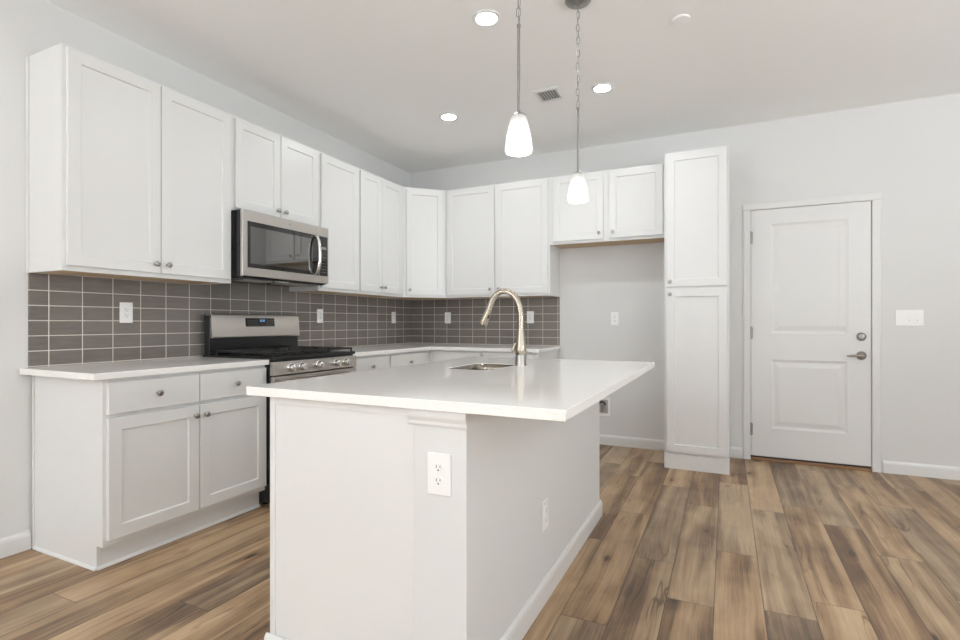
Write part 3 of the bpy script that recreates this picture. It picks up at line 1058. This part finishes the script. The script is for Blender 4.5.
# ------------------------------------------------------------------ range
RY0, RY1 = -2.5345, -1.7615       # along the wall
rw = RY1 - RY0
rg = thing('gas_range', 'stainless and black gas range against the left wall', 'range', (0, RY0, 0), PI / 2)
# local: x along wall 0..rw, y = -depth
b = BM()
box(b, 0.001, rw - 0.001, -0.640, -0.03, 0.03, 0.895)
for fx in (0.05, rw - 0.05):
    for fy in (-0.55, -0.07):
        lathe(b, [(0.018, 0), (0.018, 0.004), (0.010, 0.008), (0.010, 0.032)], Matrix.Translation((fx, fy, 0)), 12)
o = obj('body', b, M['black'], rg, bevel=0.003); o['label'] = 'black enamelled body'
b = BM()
box(b, 0.0, rw, -0.662, -0.032, 0.8955, 0.916)
o = obj('cooktop', b, M['black'], rg, bevel=0.005); o['label'] = 'black cooktop'
bz = 0.0
for bx, by, br in ((0.17, -0.20, 0.040), (0.17, -0.48, 0.048), (rw / 2, -0.34, 0.052), (rw - 0.17, -0.20, 0.036), (rw - 0.17, -0.48, 0.050)):
    b = BM(); lathe(b, [(br + 0.012, 0.9165), (br + 0.010, 0.919), (br, 0.920), (br, 0.927), (br - 0.006, 0.930)], Matrix.Translation((bx, by, 0)), 24)
    obj('burner', b, M['iron'], rg, smooth=True)
for k in range(3):
    g0, g1 = 0.012 + k * (rw - 0.024) / 3 + 0.003, 0.012 + (k + 1) * (rw - 0.024) / 3 - 0.003
    b = BM()
    f0, f1, zt, zb2 = -0.645, -0.135, 0.944, 0.932
    bw = 0.011
    box(b, g0, g1, f0, f0 + bw, zb2, zt); box(b, g0, g1, f1 - bw, f1, zb2, zt)
    box(b, g0, g0 + bw, f0, f1, zb2, zt); box(b, g1 - bw, g1, f0, f1, zb2, zt)
    box(b, g0, g1, (f0 + f1) / 2 - bw / 2, (f0 + f1) / 2 + bw / 2, zb2, zt)
    mx = (g0 + g1) / 2
    box(b, mx - bw / 2, mx + bw / 2, f0, f1, zb2, zt + 0.002)
    for q in (0.25, 0.75):
        yy = f0 + (f1 - f0) * q
        box(b, g0, g1, yy - bw / 2, yy + bw / 2, zb2, zt + 0.002)
    for gx in (g0, g1 - bw):
        for gy in (f0, f1 - bw, (f0 + f1) / 2 - bw / 2):
            box(b, gx, gx + bw, gy, gy + bw, 0.9165, zb2)
    o = obj('grate', b, M['iron'], rg, bevel=0.002); o['label'] = 'black cast iron grate'
# control panel
b = BM()
pr = [(-0.6405, 0.802), (-0.668, 0.802), (-0.673, 0.806), (-0.669, 0.880), (-0.664, 0.884), (-0.6405, 0.884)]
lo = [b.verts.new((0.0, y, z)) for y, z in pr]; hi = [b.verts.new((rw, y, z)) for y, z in pr]
b.faces.new(lo); b.faces.new(hi)
for i in range(len(pr)):
    j = (i + 1) % len(pr)
    b.faces.new((lo[i], lo[j], hi[j], hi[i]))
o = obj('control_panel', b, M['steel'], rg, bevel=0.0015); o['label'] = 'brushed steel control panel'
for ky in (-2.400, -2.307, -2.153, -1.983, -1.885):
    b = BM()
    lathe(b, [(0.027, 0), (0.027, 0.004), (0.0235, 0.006), (0.0215, 0.030), (0.0195, 0.034), (0.012, 0.035)], ROT_F, 28)
    box(b, -0.0045, 0.0045, -0.043, -0.030, -0.020, 0.020)
    o = obj('control_knob', b, M['chrome'], rg, (ky - RY0, -0.671, 0.845), smooth=True); o['label'] = 'round steel burner knob'
b = BM(); box(b, 0.004, rw - 0.004, -0.672, -0.6405, 0.225, 0.796)
dr = obj('oven_door', b, M['steel'], rg, bevel=0.004); dr['label'] = 'brushed steel oven door'
b = BM(); box(b, 0.10, rw - 0.10, -0.674, -0.6715, 0.33, 0.66)
o = obj('oven_window', b, M['glass'], dr); o['label'] = 'black oven window'
b = BM(); tube(b, [(0.05, -0.723, 0.762), (rw - 0.05, -0.723, 0.762)], 0.0125, 16)
for hx in (0.085, rw - 0.085):
    box(b, hx - 0.013, hx + 0.013, -0.721, -0.671, 0.751, 0.773)
o = obj('handle', b, M['steel'], dr, smooth=True); o['label'] = 'steel bar handle'
b = BM(); box(b, 0.004, rw - 0.004, -0.672, -0.6405, 0.062, 0.220)
o = obj('storage_drawer', b, M['steel'], rg, bevel=0.004); o['label'] = 'brushed steel bottom drawer'
# backguard
b = BM()
box(b, 0.001, rw - 0.001, -0.098, -0.048, 0.9165, 1.170)
o = obj('backguard_body', b, M['black'], rg, bevel=0.003); o['label'] = 'black backguard'
b = BM()
pr = [(-0.0985, 1.024), (-0.118, 1.024), (-0.122, 1.030), (-0.110, 1.175), (-0.102, 1.185), (-0.060, 1.185), (-0.060, 1.171), (-0.0985, 1.171)]
lo = [b.verts.new((0.006, y, z)) for y, z in pr]; hi = [b.verts.new((rw - 0.006, y, z)) for y, z in pr]
b.faces.new(lo); b.faces.new(hi)
for i in range(len(pr)):
    j = (i + 1) % len(pr)
    b.faces.new((lo[i], lo[j], hi[j], hi[i]))
bp = obj('backguard_panel', b, M['steel'], rg, bevel=0.0015); bp['label'] = 'brushed steel backguard panel'


def on_panel(u, z, lift):        # point on the sloping backguard face
    y = -0.122 + (z - 1.030) / 0.145 * 0.012
    return (u, y - lift, z)


b = BM()
for u0, u1, z0, z1 in ((0.268, 0.523, 1.098, 1.158),):
    p = [on_panel(u0, z0, 0.0015), on_panel(u1, z0, 0.0015), on_panel(u1, z1, 0.0015), on_panel(u0, z1, 0.0015)]
    q = [on_panel(u0, z0, -0.004), on_panel(u1, z0, -0.004), on_panel(u1, z1, -0.004), on_panel(u0, z1, -0.004)]
    vp = [b.verts.new(v) for v in p]; vq = [b.verts.new(v) for v in q]
    b.faces.new(vp); b.faces.new(list(reversed(vq)))
    for i in range(4):
        j = (i + 1) % 4
        b.faces.new((vp[i], vp[j], vq[j], vq[i]))
dsp = obj('display', b, M['glass'], bp); dsp['label'] = 'black glass display'


def chip(bm, u0, u1, z0, z1):
    vp = [bm.verts.new(on_panel(u, z, 0.0022)) for u, z in ((u0, z0), (u1, z0), (u1, z1), (u0, z1))]
    bm.faces.new(vp)
    vq = [bm.verts.new(on_panel(u, z, 0.0012)) for u, z in ((u0, z0), (u1, z0), (u1, z1), (u0, z1))]
    for i in range(4):
        j = (i + 1) % 4
        bm.faces.new((vp[i], vq[i], vq[j], vp[j]))


b = BM()
for i in range(4):               # lit clock bars
    u = 0.393 + i * 0.010 + (0.004 if i > 1 else 0)
    chip(b, u, u + 0.0015, 1.134, 1.146); chip(b, u + 0.005, u + 0.0065, 1.134, 1.146)
    chip(b, u, u + 0.0065, 1.1465, 1.148); chip(b, u, u + 0.0065, 1.132, 1.1335)
o = obj('clock_digits', b, M['blue'], dsp); o['label'] = 'blue lit clock'
b = BM()
for i in range(5):
    for j in range(3):
        chip(b, 0.288 + i * 0.018, 0.294 + i * 0.018, 1.108 + j * 0.015, 1.111 + j * 0.015)
        chip(b, 0.452 + i * 0.016, 0.458 + i * 0.016, 1.108 + j * 0.015, 1.111 + j * 0.015)
obj('button_marks', b, M['grey'], dsp)

# ------------------------------------------------------------------ microwave over the range
MY0, MY1, MZ0, MZ1 = -2.5380, -1.7660, 1.409, 1.8385
mw = MY1 - MY0
mh = MZ1 - MZ0
mo = thing('microwave', 'stainless over-the-range microwave under the short cabinet', 'microwave', (0, MY0, MZ0), PI / 2)
b = BM(); box(b, 0.002, mw - 0.002, -0.388, -0.011, 0.006, mh - 0.001)
o = obj('body', b, M['black'], mo, bevel=0.003); o['label'] = 'black body'
b = BM(); box(b, 0.010, mw - 0.010, -0.372, -0.03, 0.0, 0.0055)
o = obj('underside', b, M['black'], mo); o['label'] = 'black underside'
for u0, u1 in ((0.10, 0.34), (0.43, 0.67)):
    b = BM(); box(b, u0, u1, -0.30, -0.18, -0.004, -0.0003)
    for k in range(9):
        yy = -0.295 + k * 0.0135
        box(b, u0 + 0.006, u1 - 0.006, yy, yy + 0.004, -0.006, -0.004)
    o = obj('grease_filter', b, M['steel'], mo); o['label'] = 'steel grease filter'
b = BM(); box(b, 0.34, 0.43, -0.36, -0.315, -0.004, -0.0003)
obj('task_lamp', b, M['plastic'], mo)
dv = mw - 0.104                                               # split of the door and the control column
b = BM(); box(b, 0.0, dv - 0.001, -0.411, -0.3885, 0.012, mh)
md = obj('door', b, M['steel'], mo, bevel=0.003); md['label'] = 'brushed steel door'
b = BM(); box(b, 0.036, dv - 0.003, -0.4145, -0.4115, 0.066, mh - 0.070)
mg = obj('window', b, M['glass'], md, bevel=0.001); mg['label'] = 'black glass window'
b = BM(); box(b, 0.055, 0.600, -0.4152, -0.4140, 0.092, mh - 0.102)
obj('viewing_screen', b, M['mesh'], mg)
b = BM(); box(b, dv + 0.001, mw, -0.411, -0.3885, 0.012, mh)
mc = obj('control_column', b, M['steel'], mo, bevel=0.003); mc['label'] = 'brushed steel control column'
b = BM(); box(b, dv + 0.003, mw - 0.014, -0.4145, -0.4115, 0.066, mh - 0.070)
kp = obj('keypad', b, M['glass'], mc, bevel=0.001); kp['label'] = 'black glass keypad'
b = BM()
for i in range(3):
    for j in range(6):
        box(b, dv + 0.022 + i * 0.022, dv + 0.031 + i * 0.022, -0.4150, -0.4143, 0.090 + j * 0.022, 0.094 + j * 0.022)
obj('button_marks', b, M['grey'], kp)
b = BM()
for i in range(4):
    u = dv + 0.026 + i * 0.013
    box(b, u, u + 0.009, -0.4150, -0.4143, 0.262, 0.282)
obj('clock_digits', b, M['grey'], kp)
b = BM()
hx = dv - 0.045
tube(b, [(hx, -0.412, 0.075), (hx, -0.436, 0.080), (hx, -0.452, 0.110), (hx, -0.461, 0.160), (hx, -0.464, 0.212), (hx, -0.461, 0.262), (hx, -0.452, 0.312), (hx, -0.436, 0.342), (hx, -0.412, 0.347)],
     [0.009, 0.011, 0.0125, 0.013, 0.013, 0.013, 0.0125, 0.011, 0.009], 16)
o = obj('handle', b, M['chrome'], md, smooth=True); o['label'] = 'curved bright steel handle'
b = BM(); lathe(b, [(0.006, 0), (0.006, 0.001)], Matrix.Translation((mw / 2, -0.412, mh - 0.035)) @ ROT_F, 16)
obj('badge', b, M['pewter'], md)


# ------------------------------------------------------------------ outlets and switches
OUT_GROUP = 'white wall outlets'


def outlet(label, loc, rz, style='duplex', w=0.072, h=0.118):
    t = thing('power_outlet', label, 'outlet', loc, rz, OUT_GROUP)
    b = BM(); box(b, -w / 2, w / 2, -0.006, -0.0004, -h / 2, h / 2)
    obj('cover_plate', b, M['plastic'], t, bevel=0.0025)
    if style == 'rocker':
        b = BM(); box(b, -0.0165, 0.0165, -0.009, -0.0055, -0.033, 0.033)
        d = obj('receptacle', b, M['plastic'], t, bevel=0.0012)
        faces = (0.0165, -0.0165)
        yf = -0.0092
    else:
        faces = (0.0195, -0.0195)
        yf = -0.0088
        d = None
    for zz in faces:
        if d is None or style == 'duplex':
            b = BM()
            pts = [(0.0172 * math.cos(2 * PI * k / 28), max(-0.0138, min(0.0138, 0.0172 * math.sin(2 * PI * k / 28)))) for k in range(28)]
            lo = [b.verts.new((x, -0.0055, z)) for x, z in pts]; hi = [b.verts.new((x, -0.0086, z)) for x, z in pts]
            b.faces.new(lo); b.faces.new(hi)
            for i in range(28):
                j = (i + 1) % 28
                b.faces.new((lo[i], lo[j], hi[j], hi[i]))
            rcp = obj('receptacle', b, M['plastic'], t, (0, 0, zz))
        else:
            rcp = d
        dz = 0.0 if rcp is not d else zz
        b = BM()
        box(b, -0.0072, -0.0052, yf, yf + 0.002, dz - 0.001, dz + 0.0085)
        box(b, 0.0052, 0.0070, yf, yf + 0.002, dz + 0.0005, dz + 0.0075)
        lathe(b, [(0.0026, 0), (0.0026, 0.002)], Matrix.Translation((0, yf + 0.002, dz - 0.0068)) @ ROT_F, 10)
        o = obj('slots', b, M['slot'], rcp); o['label'] = 'dark slots'
    for zz in ((0.0,) if style == 'duplex' else (0.048, -0.048)):
        b = BM(); lathe(b, [(0.003, 0), (0.003, 0.001)], Matrix.Translation((0, -0.006, zz)) @ ROT_F, 10)
        obj('screw', b, M['plastic'], t)
    return t


outlet('white outlet on the grey tiles between the left wall end and the range', (0.009, -3.000, 1.183), PI / 2, 'rocker')
outlet('white outlet on the grey tiles just right of the range', (0.009, -1.424, 1.183), PI / 2, 'rocker')
outlet('white outlet on the left-wall tiles closest to the inner corner', (0.009, -0.345, 1.180), PI / 2, 'rocker')
outlet('white outlet on the back-wall tiles left of the faucet', (0.470, -0.009, 1.178), 0, 'rocker')
outlet('white outlet on the back-wall tiles just right of the faucet neck', (1.396, -0.009, 1.180), 0, 'rocker')
outlet('white outlet on the bare wall of the refrigerator space', (2.213, 0, 1.162), 0, 'duplex')
outlet('large white duplex outlet on the camera-facing end of the island', (2.380, BY0 - 0.005, 0.683), 0, 'duplex', 0.078, 0.122)
outlet('white duplex outlet low on the shaded long side of the island', (BX1, -2.805, 0.346), PI / 2, 'duplex')

t = thing('switch_plate', 'wide white light switch plate right of the door', 'switch plate', (4.356, 0, 1.161))
b = BM(); box(b, -0.083, 0.083, -0.006, -0.0004, -0.059, 0.059)
obj('cover_plate', b, M['plastic'], t, bevel=0.0025)
for i in range(3):
    ux = -0.046 + i * 0.046
    b = BM()
    box(b, ux - 0.0165, ux + 0.0165, -0.0075, -0.0058, -0.033, 0.033)
    o = obj('rocker', b, M['plastic'], t, bevel=0.001)
    if i:
        b = BM(); box(b, ux - 0.003, ux + 0.003, -0.0082, -0.0074, -0.021, -0.0165)
        q = obj('dimmer_slot', b, M['boxin'], o); q['label'] = 'small grey mark'

# recessed water supply box
t = thing('water_supply_box', 'small white recessed water box low on the wall of the refrigerator space', 'water box', (2.098, 0, 0.352))
b = BM()
ow, ohh, iw2, ih2 = 0.074, 0.088, 0.052, 0.060
ro = [(-ow, -ohh), (ow, -ohh), (ow, ohh), (-ow, ohh)]; ri = [(-iw2, -ih2 - 0.004), (iw2, -ih2 - 0.004), (iw2, ih2), (-iw2, ih2)]
A = [b.verts.new((x, -0.0005, z)) for x, z in ro]; B2 = [b.verts.new((x, -0.0085, z)) for x, z in ro]; C2 = [b.verts.new((x, -0.0085, z)) for x, z in ri]; D2 = [b.verts.new((x, -0.0005, z)) for x, z in ri]
for p, q in ((A, B2), (B2, C2), (C2, D2), (D2, A)):
    for i in range(4):
        j = (i + 1) % 4
        b.faces.new((p[i], p[j], q[j], q[i]))
obj('frame', b, M['plastic'], t, bevel=0.001)
b = BM(); box(b, -iw2, iw2, -0.0028, -0.0006, -ih2 - 0.004, ih2)
o = obj('liner', b, M['boxin'], t); o['label'] = 'grey box liner'
b = BM()
lathe(b, [(0.009, -0.046), (0.009, -0.010), (0.012, -0.008), (0.012, 0.012), (0.007, 0.016)], Matrix.Translation((0.004, -0.016, 0)), 14)
tube(b, [(0.004, -0.020, 0.004), (0.004, -0.034, 0.004)], 0.007, 12)
o = obj('valve', b, M['pewter'], t, smooth=True); o['label'] = 'dark metal valve'
b = BM(); tube(b, [(-0.030, -0.013, 0.012), (-0.022, -0.013, 0.034), (0.0, -0.013, 0.044), (0.022, -0.013, 0.036), (0.030, -0.013, 0.014)], 0.0075, 10)
o = obj('hose', b, M['iron'], t, smooth=True); o['label'] = 'black looped hose'

# ------------------------------------------------------------------ ceiling fixtures
LG = 'recessed ceiling lamps'
for (x, y), lab in (((1.967, -2.280), 'lit recessed ceiling lamp nearest the camera, left of the pendants'),
                    ((1.134, -1.192), 'lit recessed ceiling lamp nearest the left wall cabinets'),
                    ((2.352, -1.176), 'lit recessed ceiling lamp right of the ceiling vent')):
    t = thing('recessed_lamp', lab, 'ceiling lamp', (x, y, H), 0, LG)
    b = BM()
    lathe(b, [(0.054, -0.004), (0.066, -0.009), (0.078, -0.006), (0.080, -0.0005), (0.054, -0.0005), (0.054, -0.004)], seg=40, cap0=False, cap1=False)
    obj('trim_ring', b, M['trim'], t, smooth=True)
    b = BM(); lathe(b, [(0.0535, -0.0005), (0.0535, -0.0035), (0.047, -0.0045), (0.001, -0.005)], seg=40)
    o = obj('lens', b, M['lamp'], t, smooth=True); o['label'] = 'glowing white lens'

t = thing('ceiling_vent', 'small white ceiling vent with slanted grey louvres', 'vent', (1.984, -1.240, H))
b = BM()
hx0, hy0, hx1, hy1 = 0.069, 0.076, 0.096, 0.105
ro = [(-hx1, -hy1), (hx1, -hy1), (hx1, hy1), (-hx1, hy1)]; ri = [(-hx0, -hy0), (hx0, -hy0), (hx0, hy0), (-hx0, hy0)]
A = [b.verts.new((x, y, -0.0005)) for x, y in ro]; B2 = [b.verts.new((x * 0.97, y * 0.97, -0.007)) for x, y in ro]; C2 = [b.verts.new((x, y, -0.009)) for x, y in ri]; D2 = [b.verts.new((x, y, -0.0005)) for x, y in ri]
for p, q in ((A, B2), (B2, C2), (C2, D2), (D2, A)):
    for i in range(4):
        j = (i + 1) % 4
        b.faces.new((p[i], p[j], q[j], q[i]))
obj('frame', b, M['trim'], t)
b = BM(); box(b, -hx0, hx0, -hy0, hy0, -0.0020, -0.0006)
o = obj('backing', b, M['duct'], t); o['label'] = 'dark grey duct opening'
for k in range(7):
    xx = -hx0 + 0.010 + k * 0.0197
    b = BM()
    v = [b.verts.new(p) for p in ((xx - 0.006, -hy0, -0.0025), (xx + 0.005, -hy0, -0.0095), (xx + 0.0065, -hy0, -0.0095), (xx - 0.0045, -hy0, -0.0025),
                                  (xx - 0.006, hy0, -0.0025), (xx + 0.005, hy0, -0.0095), (xx + 0.0065, hy0, -0.0095), (xx - 0.0045, hy0, -0.0025))]
    for f in ((0, 1, 2, 3), (4, 7, 6, 5), (0, 4, 5, 1), (1, 5, 6, 2), (2, 6, 7, 3), (3, 7, 4, 0)):
        b.faces.new([v[i] for i in f])
    obj('louvre', b, M['louvre'], t)

b = BM(); lathe(b, [(0.047, -0.0005), (0.047, -0.006), (0.043, -0.010), (0.001, -0.011)], seg=36)
tag(obj('ceiling_disc', b, M['plastic'], loc=(2.914, -1.819, H), smooth=True), 'flat round white cap on the ceiling towards the right', 'ceiling disc')


# pendants
def pendant(label, x, y, zb, ztop_rod, shade_h=0.138):
    t = thing('pendant_lamp', label, 'pendant lamp', (x, y, H), 0, 'pendant lamps over the island')
    z0 = zb - H                       # shade bottom, local
    zs = z0 + shade_h                 # shade top
    zr = ztop_rod - H
    b = BM(); lathe(b, [(0.066, -0.0006), (0.066, -0.006), (0.060, -0.014), (0.042, -0.022), (0.014, -0.026), (0.010, -0.030)], seg=36)
    o = obj('canopy', b, M['hang'], t, smooth=True); o['label'] = 'round brushed nickel canopy'
    b = BM()
    top, bot = -0.028, zr + 0.004
    n = max(6, int(round((top - bot) / 0.0335)))
    pitch = (top - bot) / n
    for k in range(n):
        c = top - pitch * (k + 0.5)
        L2 = pitch * 0.5 + 0.0015
        rr = 0.0075
        pts = []
        wob = 0.0025 * math.sin(k * 1.9)
        ang = (0.35 if k % 2 else 0.35 + PI / 2) + 0.25 * math.sin(k * 2.3)
        for q in range(16):
            a = 2 * PI * q / 16
            lx = rr * math.cos(a)
            lz = (L2 - rr) * (1 if math.sin(a) > 1e-6 else -1 if math.sin(a) < -1e-6 else 0) + rr * math.sin(a)
            pts.append((lx * math.cos(ang) + wob, lx * math.sin(ang), c + lz))
        tube(b, pts, 0.0016, 6, closed=True)
    obj('chain', b, M['hang'], t, smooth=True)
    b = BM()
    pts = []
    for k in range(41):
        f = k / 40
        env = min(1, f * 6, (1 - f) * 6)
        pts.append((0.006 * env * math.sin(f * 17), 0.006 * env * math.cos(f * 17), -0.026 + (zr + 0.026) * f))
    tube(b, pts, 0.0016, 8)
    obj('cord', b, M['cord'], t, smooth=True)
    b = BM(); lathe(b, [(0.002, zr + 0.010), (0.0075, zr + 0.006), (0.0075, zr - 0.004), (0.0055, zr - 0.006), (0.0055, zs + 0.012)], seg=20)
    obj('rod', b, M['hang'], t, smooth=True)
    b = BM(); lathe(b, [(0.006, zs + 0.016), (0.010, zs + 0.013), (0.021, zs + 0.007), (0.027, zs + 0.0015), (0.027, zs - 0.002)], seg=28)
    obj('shade_cap', b, M['hang'], t, smooth=True)
    b = BM()
    prof = [(0.024, zs), (0.0285, zs - 0.003), (0.0335, z0 + shade_h * 0.86), (0.0395, z0 + shade_h * 0.66), (0.0465, z0 + shade_h * 0.42), (0.0512, z0 + shade_h * 0.18), (0.0535, z0 + shade_h * 0.05), (0.0525, z0), (0.048, z0 - 0.001)]
    lathe(b, prof, seg=36, cap0=False, cap1=False)
    o = obj('shade', b, M['shade'], t, smooth=True); o['label'] = 'frosted white glass shade'
    b = BM()
    zb2 = z0 + 0.044
    lathe(b, [(0.001, zb2 - 0.027), (0.014, zb2 - 0.023), (0.024, zb2 - 0.011), (0.027, zb2), (0.024, zb2 + 0.012), (0.016, zb2 + 0.025), (0.012, zb2 + 0.036)], seg=20)
    o = obj('bulb', b, M['bulb'], t, smooth=True); o['label'] = 'glowing bulb'
    b = BM(); lathe(b, [(0.0125, zb2 + 0.036), (0.014, zb2 + 0.040), (0.014, zs - 0.004)], seg=16)
    obj('socket', b, M['plastic'], t, smooth=True)
    return t


pendant('lit pendant lamp nearer the camera, its shade hanging higher in the picture', 2.424, -2.980, 1.770, 2.250)
pendant('lit pendant lamp farther from the camera, in front of the refrigerator cabinet', 2.453, -2.223, 1.743, 2.214)
